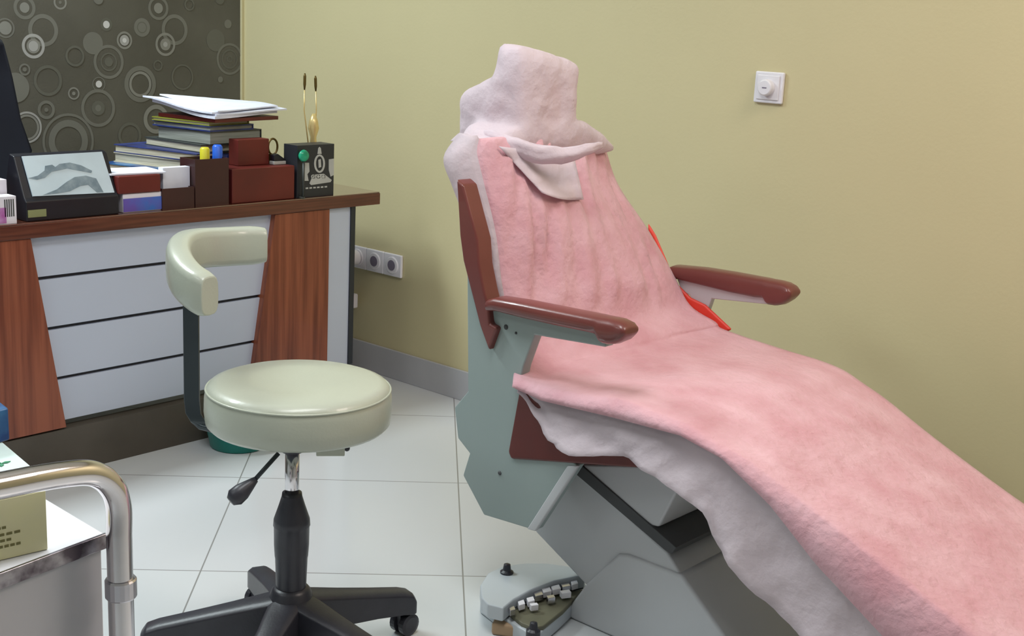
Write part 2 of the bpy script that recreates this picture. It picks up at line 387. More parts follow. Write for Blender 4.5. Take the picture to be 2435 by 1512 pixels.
# leather tray with a notepad
ex0, ex1 = ony(386, 480, 3.25).x, ony(462, 480, 3.25).x
zt = ony(420, 447, 3.25).z
t = thing('note_tray', 'low dark brown leather tray holding white note sheets', 'tray', ((ex0+ex1)/2, 3.3, DT))
b = nb(); box(b, ex0, ex1, 3.25, 3.254, DT, zt); box(b, ex0, ex1, 3.336, 3.34, DT, zt); box(b, ex0, ex0+.004, 3.254, 3.336, DT, zt); box(b, ex1-.004, ex1, 3.254, 3.336, DT, zt); box(b, ex0+.004, ex1-.004, 3.254, 3.336, DT, DT+.004)
obj('tray_body', b, 'maroon2', t)
b = nb(); e = dbox(384, 455, 398, .03, 3.27, z0=DT+.006); carton(b, (e[0]+.008, e[1]-.002, 3.275, 3.30, DT+.006, e[5]))
tag(obj('note_block', b, 'paper', bevel=.001), 'block of white note sheets standing in the brown leather tray', 'notepad')
# pen cup
cx0, cx1 = ony(463, 430, 3.25).x+.002, ony(544, 430, 3.25).x; zt = ony(500, 378, 3.25).z
t = thing('pen_cup', 'square dark brown leather pen cup with yellow and blue things in it', 'pen holder', ((cx0+cx1)/2, 3.29, DT))
b = nb(); w = .004
for q in ((cx0, cx1, 3.25, 3.25+w), (cx0, cx1, 3.33-w, 3.33), (cx0, cx0+w, 3.25+w, 3.33-w), (cx1-w, cx1, 3.25+w, 3.33-w)): box(b, q[0], q[1], q[2], q[3], DT, zt)
box(b, cx0+w, cx1-w, 3.25+w, 3.33-w, DT, DT+.004); obj('cup_body', b, 'maroon2', t)
def stickin(px, pyt, y, r, m, name, label, cat, tip=None):
    p = ony(px, pyt, y); b = nb(); lathe(b, [(r*.8, 0), (r, .004), (r, p.z-DT-.005-.006), (r*.7, p.z-DT-.005)], (p.x, y, DT+.005), seg=16)
    return tag(obj(name, b, m, smooth=True), label, cat)
stickin(487, 350, 3.29, .0155, 'yellow', 'highlighter', 'yellow highlighter standing in the dark brown pen cup', 'pen')
stickin(517, 344, 3.292, .0160, 'blue_pl', 'marker_pen', 'blue capped marker standing in the dark brown pen cup', 'pen')
# wide box and tall box
e = dbox(552, 701, 398, .12, 3.25)
b = nb(); carton(b, e); tag(obj('leather_box', b, 'maroon', bevel=.003), 'wide low red-brown leather box beside the black crest box', 'box')
wz = e[5]; ww = e
e = dbox(566, 640, 331, .05, 3.31, z0=wz+.0005)
b = nb(); carton(b, e); tag(obj('leather_box', b, 'maroon', bevel=.002), 'upright red-brown leather box standing on the wide low one', 'box')
b = nb(); q = dbox(540, 563, 368, .05, 3.375, z0=DT); carton(b, q); tag(obj('blue_card_box', b, 'navy', bevel=.001), 'small blue-violet printed card box behind the pen cup', 'box')
b = nb(); q = ony(651, 349, 3.33); 
pts = [Vector((q.x+.019*math.cos(a), 3.335, q.z+.026*math.sin(a))) for a in [2*math.pi*k/24 for k in range(25)]]
tube(b, pts, .0035, 8, cap=False)
pz = q.z-.026
box(b, q.x-.012, q.x+.012, 3.325, 3.345, wz+.0005, pz+.002)
tag(obj('brass_ring_ornament', b, 'dk_gold', smooth=False), 'small brass ring ornament beside the upright red-brown box', 'ornament')
t = thing('stapler', 'small black and grey stapler lying on the wide red-brown box', 'stapler', (ww[1]-.04, 3.3, wz))
b = nb(); box(b, ww[1]-.058, ww[1]-.008, 3.285, 3.31, wz+.0005, wz+.012); obj('stapler_base', b, 'silver_print', t, bevel=.002)
b = nb(); prism(b, [Vector((x, 3.287, z)) for x, z in ((ww[1]-.056, wz+.0125), (ww[1]-.056, wz+.032), (ww[1]-.04, wz+.036), (ww[1]-.008, wz+.016), (ww[1]-.008, wz+.0125))], (0, .021, 0)); obj('stapler_arm', b, 'black_gl', t, bevel=.002)

# black box with silver crest
e = dbox(707, 795, 344, .07, 3.25); bx = e
t = thing('crest_box', 'black box with a silver crest and a pale square patch at the desk end', 'box', ((e[0]+e[1])/2, 3.28, DT))
b = nb(); carton(b, e); obj('box_body', b, 'black_bx', t, bevel=.001)
b = nb()
def flat(pts):
    prism(b, [ony(px, py, 3.249) for px, py in pts], (0, .0012, 0))
flat([(720, 387), (735, 387), (736, 408), (731, 414), (734, 430), (720, 430)])
def oval(cx, cy, rx, ry, w):
    n = 20
    for k in range(n):
        a, c = 2*math.pi*k/n, 2*math.pi*(k+1)/n
        prism(b, [ony(cx+r1*math.cos(q), cy+r2*math.sin(q), 3.249) for q, r1, r2 in ((a, rx, ry), (c, rx, ry), (c, rx-w, ry-w), (a, rx-w, ry-w))], (0, .0012, 0))
oval(760, 389, 13, 22, 4.5)
flat([(755, 366), (757, 352), (760, 349), (763, 352), (765, 366)]); flat([(757, 380), (763, 378), (764, 397), (758, 399)])
flat([(736, 436), (742, 422), (750, 415), (770, 413), (779, 420), (789, 428), (786, 433), (740, 440)])
for cx in (745, 757, 769): oval(cx, 420, 5, 5, 2)
flat([(782, 379), (794, 377), (794, 416), (786, 420), (782, 404)])
for k in range(6): flat([(727+k*9, 446-k*.7), (733+k*9, 445.5-k*.7), (733+k*9, 449-k*.7), (727+k*9, 449.5-k*.7)])
obj('crest_print', b, 'silver_print', t)
# emerald ornament
q = ony(698, 366, 3.29)
t = thing('green_ornament', 'emerald green round ornament on a dark stem left of the crest box', 'ornament', (q.x, 3.29, DT))
b = nb(); lathe(b, [(.004, -.008), (.017, -.007), (.020, 0), (.017, .007), (.004, .008)], (q.x-.002, 3.235, q.z), seg=24, axis='Y'); obj('green_disc', b, 'emerald', t, smooth=True)
b = nb(); tube(b, [(q.x-.001, 3.236, q.z-.018), (q.x-.001, 3.238, DT+.006)], .0045, 10); lathe(b, [(.012, .0), (.012, .004), (.004, .008)], (q.x-.001, 3.245, DT), seg=20); obj('stem', b, 'dk_cover', t, smooth=True)
# gold reeds
q = ony(742, 330, 3.345)
t = thing('gold_reed_vase', 'slim golden vase with two dark tipped reeds behind the crest box', 'vase', (q.x, 3.36, DT))
g0 = ony(745, 340, 3.36)
b = nb(); prof = [(.020, 0), (.022, .01), (.018, .09), (.013, g0.z-DT-.02), (.010, g0.z-DT+.02), (.019, g0.z-DT+.05), (.015, g0.z-DT+.075), (.006, g0.z-DT+.10)]
lathe(b, prof, (g0.x, 3.36, DT), seg=20); obj('vase_body', b, 'gold', t, smooth=True)
for px, py, py2, m in ((725, 174, 335, 0), (750, 180, 335, 0)):
    a = ony(px, py, 3.36); c = ony(px-(2 if px < 740 else -2), 262, 3.36); d = Vector((g0.x, 3.36, DT+.04))
    b = nb(); tube(b, [d, Vector((c.x, 3.36, c.z)), a-(a-c)*.45], .0022, 8); r_ = obj('reed', b, 'gold', t, smooth=True)
    b = nb(); tube(b, [a-(a-c)*.45, a-(a-c)*.3, a-(a-c)*.08, a], [.0022, .0048, .0048, .002], 8); obj('reed_tip', b, 'dk_gold', r_, smooth=True)

# ------------------------------------------------------------------ stack of books and papers
def corner_box(px, py, y, lx, ly, h, deg, z0):
    p = ony(px, py, y); return p.x, y, lx, ly, h, deg
def book(px, y, lx, ly, z0, h, deg, cover, page, label, name='book', cat='book', group='books in the desk stack', spine='x', th=.003):
    p = ony(px, 380, y); rot = Matrix.Rotation(math.radians(deg), 3, 'Z'); org = Vector((p.x, y, z0))
    t = thing(name, label, cat, (p.x+lx/2, y+ly/2, z0), group)
    b = nb(); box(b, p.x, p.x+lx, y, y+ly, z0, z0+th, rot=rot, org=org); box(b, p.x, p.x+lx, y, y+ly, z0+h-th, z0+h, rot=rot, org=org)
    if spine == 'x': box(b, p.x+lx-th, p.x+lx, y, y+ly, z0+th, z0+h-th, rot=rot, org=org)
    else: box(b, p.x, p.x+lx, y, y+th, z0+th, z0+h-th, rot=rot, org=org)
    obj('cover', b, cover, t)
    b = nb(); box(b, p.x+.004, p.x+lx-.004, y+.004, y+ly-.004, z0+th, z0+h-th, rot=rot, org=org); obj('page_block', b, page, t)
    return z0+h
z = DT
z = book(455, 3.385, .24, .33, z, .035, 12, 'dk_cover', 'pages_g', 'dark covered book at the very bottom of the desk stack')
z = book(455, 3.385, .24, .32, z, .024, 14, 'navy', 'pages', 'navy covered book second from the bottom of the desk stack')
z = book(452, 3.39, .24, .36, z, .028, 18, 'blue', 'pages', 'blue glossy book below the thick cream books of the stack', spine='y')
z = book(470, 3.385, .22, .36, z, .032, 14, 'pages', 'pages', 'thick cream paperback in the middle of the stack')
z = book(468, 3.385, .22, .36, z, .026, 13, 'navy', 'pages', 'cream paged book with a blue cover above the thick cream paperback')
z = book(478, 3.40, .21, .29, z, .026, 4, 'dk_cover', 'pages', 'dark covered book with a pale page edge below the dark grey hardback')
z = book(500, 3.385, .23, .25, z, .042, 8, 'dk_cover', 'pages_g', 'dark grey hardback with black spine in the upper stack')
z = book(500, 3.385, .20, .26, z, .018, 10, 'navy', 'pages_g', 'thin navy book on the dark grey hardback', th=.004)
z = book(498, 3.39, .19, .25, z, .012, 12, 'olive', 'pages', 'thin yellow-green book under the red folder', th=.003)
b = nb(); p = ony(512, 300, 3.36); box(b, p.x, p.x+.29, 3.36, 3.62, z+.001, z+.013, rot=Matrix.Rotation(math.radians(9), 3, 'Z'), org=Vector((p.x, 3.36, z)))
tag(obj('red_folder', b, 'maroon', bevel=.001), 'flat red-brown folder under the white papers on the stack', 'folder')
z += .0135
for k, (dx, dy, dg, lx, ly, h) in enumerate(((-.008, -.01, 10, .29, .28, .009), (.0, -.005, 6, .31, .27, .005), (-.012, .0, 14, .29, .29, .005), (.01, 0, 8, .27, .27, .004))):
    b = nb(); n = 9; rows = []
    rot = Matrix.Rotation(math.radians(dg), 3, 'Z')
    for top in (1, 0):
        R_ = []
        for i in range(n):
            r = []
            for j in range(n):
                u, v = i/(n-1), j/(n-1)
                w = rot @ Vector((u*lx, v*ly, 0)); bl = .034*(math.sin(math.pi*min(1, (u*lx*1.6+v*ly*1.9)))**2)*(.3+.7*v)
                r.append(Vector((p.x+dx, 3.36+dy, z))+w+Vector((0, 0, bl+(h if top else 0))))
            R_.append(r)
        rows.append(R_)
    grid(b, rows[0]); grid(b, rows[1])
    edge = lambda R_: [R_[0][j] for j in range(n)]+[R_[i][n-1] for i in range(1, n)]+[R_[n-1][j] for j in range(n-2, -1, -1)]+[R_[i][0] for i in range(n-2, -1, -1)]
    grid(b, [edge(rows[0]), edge(rows[1])]); bmesh.ops.remove_doubles(b, verts=b.verts, dist=.0001)
    tag(obj('paper_sheaf', b, 'paper', smooth=False), ('lowest white sheaf of papers on the red folder', 'second white sheaf of papers from the bottom on the stack', 'third white sheaf of papers, just under the top one', 'topmost white sheaf of papers on the book stack')[k], 'papers', 'loose papers on top of the book stack')
    z += h+.0008

# ------------------------------------------------------------------ office chair behind the desk
oc = thing('office_chair', 'black high backed office chair behind the desk at the left edge', 'chair', (1.66, 4.0, 0))
b = nb()
yb = 4.03
R1 = [(0, 100), (20, 180), (40, 280), (66, 355)]
prof = [(ony(px, py, yb).z, ony(px, py, yb).x) for px, py in R1]
prof = [(.56, 2.06), (.75, 2.07)]+sorted(prof)+[(1.26, 1.90), (1.30, 1.84)]
cxx = 1.66; rows = []
for z_, x_ in prof:
    hw = x_-cxx
    rows.append([(cxx+hw*math.sin(a*math.pi/2), yb-.07*abs(math.sin(a*math.pi/2))**2+.05, z_) for a in [k/8-1 for k in range(17)]])
grid(b, rows); obj('backrest', b, 'navy_ch', oc, smooth=True, solid=.05)
b = nb(); box(b, 1.42, 1.90, 3.80, 4.06, .44, .52); obj('seat', b, 'navy_ch', oc, bevel=.03)
b = nb(); tube(b, [(1.66, 4.0, .10), (1.66, 4.0, .44)], .03, 14); obj('column', b, 'black_pl', oc, smooth=True)
for k in range(5):
    a = math.radians(20+72*k); b = nb(); tube(b, [(1.66, 4.0, .10), (1.66+.24*math.cos(a), 4.0+.24*math.sin(a), .05)], [.025, .015], 8)
    lg = obj('leg', b, 'black_pl', oc, smooth=True)
    b = nb(); lathe(b, [(.02, -.015), (.025, -.008), (.025, .008), (.02, .015)], (1.66+.24*math.cos(a), 4.0+.24*math.sin(a), .025), 14, axis='X'); obj('caster', b, 'black_pl', lg)
b = nb(); tube(b, [(1.66, 4.03, .46), (1.66, 4.1, .62)], .02, 8); obj('back_bracket', b, 'black_pl', oc)

# ------------------------------------------------------------------ wall sockets and dimmer
SK = []
for k, (px, py) in enumerate(((857, 612), (896, 620), (938, 628))):
    p = onx(px, py, WALLX); SK.append(p)
ys = [SK[2].y+.0*0, 0, 0]
cy_, cz_ = SK[1].y, SK[1].z
for k in range(3):
    y = cy_+(1-k)*.098; nm = ('left wall socket of the row of three, filled by a white plug', 'middle wall socket of the row of three', 'right wall socket of the row of three on the yellow wall')[k]
    t = thing('wall_socket', nm, 'socket', (WALLX, y, cz_), 'wall sockets beside the desk')
    b = nb(); box(b, WALLX-.012, WALLX, y-.048, y+.048, cz_-.043, cz_+.043); obj('frame', b, 'socket', t, bevel=.004)
    b = nb(); lathe(b, [(.030, -.004), (.033, -.002), (.033, 0)], (WALLX-.012, y, cz_), 28, axis='X'); f = obj('socket_face', b, 'socket', t, smooth=False)
    b = nb(); lathe(b, [(.020, -.0008), (.020, 0)], (WALLX-.0162, y, cz_), 24, axis='X'); obj('recess', b, 'hole', f)
y = cy_+.098
t = thing('power_plug', 'white round power plug and cord in the left wall socket', 'plug', (WALLX-.04, y, cz_))
b = nb(); lathe(b, [(.022, -.055), (.028, -.045), (.030, -.004), (.028, 0)], (WALLX-.0175, y, cz_), 24, axis='X'); obj('plug_body', b, 'socket', t, smooth=True, bevel=.001)
b = nb(); tube(b, [(WALLX-.055, y+.0, cz_-.028), (WALLX-.055, y+.02, cz_-.10), (WALLX-.03, y+.03, cz_-.2), (WALLX-.03, y+.03, .12), (WALLX-.06, y+.03, .006), (WALLX-.20, y+.16, .006)], .004, 8); obj('cord', b, 'socket', t, smooth=True)
q = onx(845, 712, WALLX-.03)
b = nb(); box(b, WALLX-.05, WALLX-.018, q.y-.004, q.y+.05, q.z-.035, q.z+.022)
tag(obj('cord_adapter', b, 'socket', bevel=.006), 'small white adapter on the cord below the wall sockets', 'adapter')

p = onx(1832, 208, WALLX)
t = thing('dimmer_switch', 'square white dimmer switch with a round knob on the yellow wall', 'switch', (WALLX, p.y, p.z))
hw = (onx(1800, 208, WALLX).y-onx(1868, 208, WALLX).y)/2; hh = (onx(1834, 170, WALLX).z-onx(1834, 245, WALLX).z)/2
b = nb(); box(b, WALLX-.012, WALLX, p.y-hw, p.y+hw, p.z-hh, p.z+hh); obj('frame', b, 'socket', t, bevel=.004)
b = nb(); box(b, WALLX-.016, WALLX-.012, p.y-hw*.78, p.y+hw*.78, p.z-hh*.78, p.z+hh*.78); obj('insert', b, 'socket', t, bevel=.002)
b = nb(); lathe(b, [(hh*.44, -.02), (hh*.52, -.017), (hh*.54, 0)], (WALLX-.016, p.y, p.z), 32, axis='X'); kn = obj('knob', b, 'socket', t, smooth=True, bevel=.001)
b = nb(); box(b, WALLX-.0368, WALLX-.036, p.y-.008, p.y+.006, p.z-.002, p.z+.001); obj('pointer_mark', b, 'hole', kn)

# teal basin under the desk front
b = nb(); lathe(b, [(.085, 0), (.09, .004), (.105, .078), (.11, .080), (.11, .084), (.102, .084), (.085, .012)], (2.305, 3.118, 0), 36)
tag(obj('teal_bin', b, 'teal', smooth=True), 'low teal plastic bin on the floor against the desk, behind the stool', 'bin')

# ------------------------------------------------------------------ stool
SC = Vector((1.54, 1.905, 0)); SZ = .633; SR = .186; SO = SC+Vector((.009, -.008, 0))
stl = thing('stool', 'cream leather round stool with curved backrest and black five-star base', 'stool', SC)
b = nb(); prof = [(.001, SZ-.002), (SR*.5, SZ), (SR*.86, SZ-.002), (SR*.95, SZ-.008), (SR*.985, SZ-.018), (SR, SZ-.032), (SR*1.005, SZ-.06), (SR*.99, SZ-.084), (SR*.95, SZ-.092), (.001, SZ-.092)]
lathe(b, prof, SO, 64); se = obj('seat', b, 'leather', stl, smooth=True)
b = nb(); pts = [SO+Vector((SR*.985*math.cos(a), SR*.985*math.sin(a), SZ-.0165)) for a in [2*math.pi*k/64 for k in range(65)]]
tube(b, pts, .0022, 6, cap=False); obj('seam', b, 'leather', se, smooth=True)
b = nb(); box(b, SC.x-.07, SC.x+.07, SC.y-.05, SC.y+.05, SZ-.120, SZ-.0925); obj('seat_plate', b, 'black_mt', stl, bevel=.002)
# brake tab under the seat
q = onz(795, 1073, SZ-.112)
b = nb(); box(b, q.x-.035, q.x+.02, q.y-.010, q.y+.010, SZ-.119, SZ-.0925, rot=Matrix.Rotation(math.radians(-40), 3, 'Z'), org=q); obj('tilt_tab', b, 'leather', stl, bevel=.002)
q = onz(825, 1066, SZ-.112); b = nb(); bmesh.ops.create_uvsphere(b, u_segments=12, v_segments=8, radius=.006, matrix=Matrix.Translation(q)); obj('tab_knob', b, 'black_pl', stl, smooth=True)
b = nb(); lathe(b, [(.022, .482), (.024, .487), (.024, .505), (.04, .529)], SC, 24); obj('collar', b, 'black_pl', stl, smooth=False)
b = nb(); lathe(b, [(.0145, .36), (.0145, .485)], SC, 24); obj('gas_rod', b, 'chrome', stl, smooth=True)
b = nb(); lathe(b, [(.020, .393), (.021, .385), (.027, .365), (.037, .335), (.038, .322), (.0365, .32), (.036, .28), (.0345, .255), (.0335, .25), (.031, .18), (.030, .12)], SC, 32); obj('column_cover', b, 'black_pl', stl, smooth=True)
# lever with paddle
a0 = onz(662, 1078, .522); hd0 = math.hypot(a0.x, a0.y)
A1 = ond(602, 1145, hd0-.03); A2 = ond(548, 1192, hd0-.05)
b = nb(); tube(b, [a0, A1], .0045, 10); lv = obj('height_lever', b, 'black_mt', stl, smooth=True)
b = nb(); d = (A2-A1); tube(b, [A1-d*.12, A1+d*.1, A1+d*.5, A1+d*.8, A1+d*1.0], [.006, .010, .017, .018, .010], 14); obj('lever_grip', b, 'black_pl', lv, smooth=True)
# star base
b = nb(); lathe(b, [(.034, .185), (.040, .178), (.050, .15), (.056, .12), (.05, .06)], SC, 32); obj('hub', b, 'black_pl', stl, smooth=True)
arms = [66, 139, -11, 211, -79]
E_left = onz(352, 1470, .088); E_right = onz(985, 1428, .088)
for k, dg in enumerate(arms):
    a = math.radians(dg); R_ = .30
    d = Vector((math.cos(a), math.sin(a), 0)); s = Vector((-d.y, d.x, 0)); b = nb()
    st_ = [(.02, .170, .08, .036), (.06, .160, .08, .034), (.12, .145, .074, .029), (.2, .126, .066, .026), (.27, .110, .056, .025), (.295, .101, .050, .024), (.306, .085, .050, .019)]
    rows = []
    for r, zt, zl, w in st_:
        c = SC+d*r
        rows.append([c+s*(-w)+Vector((0, 0, zl)), c+s*(-w)+Vector((0, 0, zt-.008)), c+s*(-w*.55)+Vector((0, 0, zt)), c+s*(w*.55)+Vector((0, 0, zt)), c+s*w+Vector((0, 0, zt-.008)), c+s*w+Vector((0, 0, zl)), c+s*(-w)+Vector((0, 0, zl))])
    grid(b, rows); b.faces.new([b.verts.new(p_) for p_ in rows[-1][:-1]]); bmesh.ops.remove_doubles(b, verts=b.verts, dist=.0002)
    am = obj('base_arm', b, 'black_pl', stl, bevel=.003, smooth=True)
    c = SC+d*.285; b = nb()
    for sg in (-1, 1): lathe(b, [(.018, -.009), (.0255, -.007), (.0255, .007), (.018, .009)], c+Vector((0, sg*.014, .0262)), 20, axis='Y')
    tube(b, [c+Vector((0, 0, .03)), c+Vector((0, 0, .07))], .009, 10); box(b, c.x-.018, c.x+.018, c.y-.006, c.y+.006, .024, .052)
    obj('caster', b, 'black_pl', am, smooth=False)
# backrest on its post
hp = 2.64
pb = ond(457, 1003, hp); pt = ond(457, 700, hp)
mid = SC+Vector((0, 0, pb.z-.0)); under = Vector((SC.x+.03, SC.y+.09, SZ-.1))
dirp = (Vector((SC.x, SC.y, 0))-Vector((pb.x, pb.y, 0))).normalized()
sd = Vector((CR.x, CR.y, 0)).normalized()
b = nb(); path = [Vector((pb.x, pb.y, z_)) for z_ in (pt.z, (pt.z+pb.z)/2, pb.z+.05)]
path += [Vector((pb.x, pb.y, pb.z+.02))+dirp*.004, Vector((pb.x, pb.y, pb.z+.003))+dirp*.018, Vector((pb.x, pb.y, pb.z-.004))+dirp*.04, Vector((SC.x, SC.y, pb.z-.002))-dirp*.05]
rows = []
for i, q in enumerate(path):
    tn = (path[min(i+1, len(path)-1)]-path[max(0, i-1)]).normalized(); nn = tn.cross(sd); nn.normalize(); w = sd*.0165; n_ = nn*.006
    rows.append([q+w+n_, q-w+n_, q-w-n_, q+w-n_, q+w+n_])
grid(b, rows); b.faces.new([b.verts.new(v) for v in rows[0][:-1]]); obj('back_post', b, 'black_mt', stl, bevel=.003)
path = [ond(500, 704, 2.46), ond(474, 693, 2.48), ond(447, 672, 2.52), ond(428, 645, 2.57), ond(424, 620, 2.64), ond(436, 600, 2.72), ond(468, 590, 2.79), ond(520, 587, 2.84), ond(575, 584, 2.87), ond(632, 582, 2.88)]
zc = sum(q.z for q in path)/len(path)
for it in range(2):
    path = [path[0]]+[x for a, c in zip(path, path[1:]) for x in (a*.75+c*.25, a*.25+c*.75)]+[path[-1]]
b = nb(); rows = []
prev = None
for i, q in enumerate(path):
    tn = path[min(i+1, len(path)-1)]-path[max(0, i-1)]; tn.z = 0; tn.normalize(); sdv = Vector((-tn.y, tn.x, 0))
    e_ = min(1, .86+.14*min(i, len(path)-1-i)/4); t_, h_ = .027*e_, .044*e_
    r = []
    for k in range(17):
        a = 2*math.pi*k/16; cc, ss = math.cos(a), math.sin(a)
        x_ = math.copysign(abs(cc)**.6, cc)*t_; z_ = math.copysign(abs(ss)**.55, ss)*h_
        r.append(q+sdv*x_+Vector((0, 0, z_)))
    rows.append(r)
grid(b, rows)
for r in (rows[0], rows[-1]): b.faces.new([b.verts.new(v) for v in r[:-1]])
bmesh.ops.remove_doubles(b, verts=b.verts, dist=.0002)
obj('backrest', b, 'leather', stl, smooth=True, bevel=.006)

# ------------------------------------------------------------------ dental chair
XN, XF = 2.04, 2.74
dc = thing('dental_chair', 'dental chair with brown armrests, grey side panel and draped seat, back and legs', 'dental chair', (2.4, 1.5, 0))
def xpoly(pts, x, w, m, name, parent=dc, bevel=.003, smooth=False, seg=2):
    b = nb(); prism(b, [onx(px, py, x) for px, py in pts], (w, 0, 0)); return obj(name, b, m, parent, bevel=bevel, seg=seg)
# near side panel (one outline: arm plate, upright, lower bracket)
sp = xpoly([(1110, 640), (1112, 930), (1080, 968), (1088, 1042), (1116, 1078), (1100, 1130), (1150, 1225), (1272, 1262), (1372, 1108), (1330, 1060), (1258, 960), (1237, 905), (1244, 872), (1271, 797), (1440, 826), (1436, 786), (1300, 755), (1165, 715), (1130, 600)], XN+.002, .03, 'enamel', 'side_panel', bevel=.004)
fl_ = xpoly([(1374, 1108), (1272, 1264), (1252, 1258), (1348, 1108)], XN-.002, .012, 'enamel2', 'panel_flange')
for px, py, r in ((1202, 778, .006), (1226, 792, .003), (1187, 1125, .005)):
    q = onx(px, py, XN); b = nb(); lathe(b, [(r*.6, -.003), (r, -.001), (r, .001)], (XN+.002, q.y, q.z), 16, axis='X'); obj('screw', b, 'dark_grey', sp)
# far side arm plate
k_ = Vector((XF+.03-XN, -.015, -.01))
def far_y(y): return y
b = nb(); fp = [onx(px, py, XF+.03) for px, py in [(1612, 640), (1630, 690), (1650, 700), (1662, 735), (1640, 800), (1700, 790), (1690, 742), (1702, 708), (1840, 722), (1840, 690)]]
prism(b, fp, (-.02, 0, 0)); obj('far_arm_plate', b, 'enamel2', dc, bevel=.003)
# armrests
def armrest(xc, pts, name='armrest'):
    """pts: list of (y, z_top); padded bar ending in a drooping rounded nose"""
    b = nb(); rows = []; w = .031
    for i, (y, zt, h) in enumerate(pts):
        r = []
        for k in range(17):
            a = 2*math.pi*k/16; cc, ss = math.cos(a), math.sin(a)
            e_ = .75 if i in (0,) else (.82 if i == len(pts)-1 else 1)
            r.append(Vector((xc+math.copysign(abs(cc)**.7, cc)*w*e_, y, zt-h/2+math.copysign(abs(ss)**.75, ss)*h/2)))
        rows.append(r)
    grid(b, rows)
    for r in (rows[0], rows[-1]): b.faces.new([b.verts.new(v) for v in r[:-1]])
    bmesh.ops.remove_doubles(b, verts=b.verts, dist=.0002)
    return obj(name, b, 'brown_pad', dc, smooth=True, bevel=.004)
def arm_from_px(x, P):
    out = []
    for (pxt, pyt), (pxb, pyb) in P:
        a = onx(pxt, pyt, x); c = onx(pxb, pyb, x); out.append(((a.y+c.y)/2, a.z, a.z-c.z))
    return out
# near: mid plane of bar
NA = arm_from_px(2.0+.012, [((1150, 712), (1156, 742)), ((1175, 706), (1180, 742)), ((1240, 716), (1240, 758)), ((1320, 732), (1320, 776)), ((1400, 748), (1398, 792)), ((1420, 752), (1417, 797)), ((1430, 754), (1425, 817)), ((1448, 757), (1444, 821)), ((1464, 761), (1460, 820)), ((1479, 769), (1476, 813)), ((1489, 782), (1488, 800))])
armrest(2.032, NA)
FA = arm_from_px(2.775, [((1590, 636), (1592, 660)), ((1612, 628), (1614, 660)), ((1680, 634), (1680, 676)), ((1750, 645), (1748, 693)), ((1810, 656), (1808, 705)), ((1832, 660), (1828, 706)), ((1842, 662), (1836, 722)), ((1860, 665), (1856, 725)), ((1877, 670), (1874, 722)), ((1890, 678), (1888, 713)), ((1898, 690), (1897, 702))])
armrest(2.765, FA)
# back frame trim (brown) both sides
tr = [(1084, 425), (1100, 440), (1118, 510), (1134, 570), (1138, 630), (1150, 690), (1160, 730), (1164, 770), (1181, 780), (1161, 834), (1140, 775), (1118, 690), (1100, 620), (1092, 560), (1088, 490)]
xpoly(tr, XN-.014, .05, 'brown_pad', 'back_trim', bevel=.006, seg=3)
tw = [onx(px, py, XN+.03) for px, py in tr]
b = nb(); prism(b, [Vector((2.70, p_.y+.02, min(p_.z, .74))) for p_ in tw], (.035, 0, 0)); obj('back_trim', b, 'brown_pad', dc, bevel=.004)
# back shell and cushion
near_b = [onx(px, py, 2.12) for px, py in ((1140, 345), (1165, 450), (1185, 560), (1200, 690))]
b = nb(); pr = [Vector((0, 1.985, 1.07)), Vector((0, 1.94, .98)), Vector((0, 1.905, .874)), Vector((0, 1.885, .76)), Vector((0, 1.83, .64)), Vector((0, 1.76, .575)), Vector((0, 1.85, .50)), Vector((0, 1.93, .62)), Vector((0, 1.965, .80)), Vector((0, 2.02, .96)), Vector((0, 2.05, 1.07))]
vv = prism(b, [Vector((2.125, p_.y, p_.z)) for p_ in pr], (.56, 0, 0))
for v in vv:
    if v.co.x > 2.4: v.co.x = interp([(.5, 2.68), (.72, 2.66), (.83, 2.61), (.95, 2.54), (1.07, 2.46)], v.co.z)
obj('backrest', b, 'red', dc, bevel=.02, seg=4)
# seat shell (brown), cushion, leg rest
b = nb(); prism(b, [onx(px, py, XN-.005) for px, py in ((1236, 915), (1207, 1075), (1214, 1092), (1600, 1119), (1640, 1110), (1600, 1050), (1480, 985), (1310, 940))], (.69, 0, 0)); obj('seat_shell', b, 'brown_shell', dc, bevel=.006)
zc_ = [(.30, .20), (.4, .25), (.698, .372), (.942, .474), (1.136, .551), (1.285, .589), (1.453, .602), (1.60, .580), (1.74, .585)]
zf_ = [(.30, .15), (.4, .195), (.844, .362), (1.044, .449), (1.204, .529), (1.33, .577), (1.487, .586), (1.637, .600), (1.74, .62)]
b = nb(); ys_ = [1.72, 1.6, 1.45, 1.3, 1.2, 1.1, .94, .7, .36]
top = [Vector((0, y, min(interp(zc_, y), interp(zf_, y))-.012)) for y in ys_]; bot = [Vector((0, y, interp(zc_, y)-.075)) for y in ys_[::-1]]
prism(b, [Vector((XN+.02, p_.y, p_.z)) for p_ in top+bot], (.69, 0, 0)); obj('seat_cushion', b, 'red', dc, bevel=.012, seg=3)
b = nb(); lo_ = [Vector((XN+.04, p_.y, p_.z-.002)) for p_ in bot[::-1][3:]]; prism(b, lo_+[p_-Vector((0, 0, .012)) for p_ in lo_[::-1]], (.65, 0, 0)); obj('legrest_bounce_plate', b, 'enamel2', dc)  # added grey plate, keeps the cushion's red out of the floor reflection
# red edges seen on the far side
b = nb(); prism(b, [onx(px, py, 2.742) for px, py in ((1538, 530), (1556, 560), (1588, 635), (1600, 668), (1640, 708), (1675, 725), (1738, 784), (1700, 800), (1640, 780), (1585, 700), (1545, 600))], (.012, 0, 0)); obj('side_bolster', b, 'red', dc, bevel=.006)
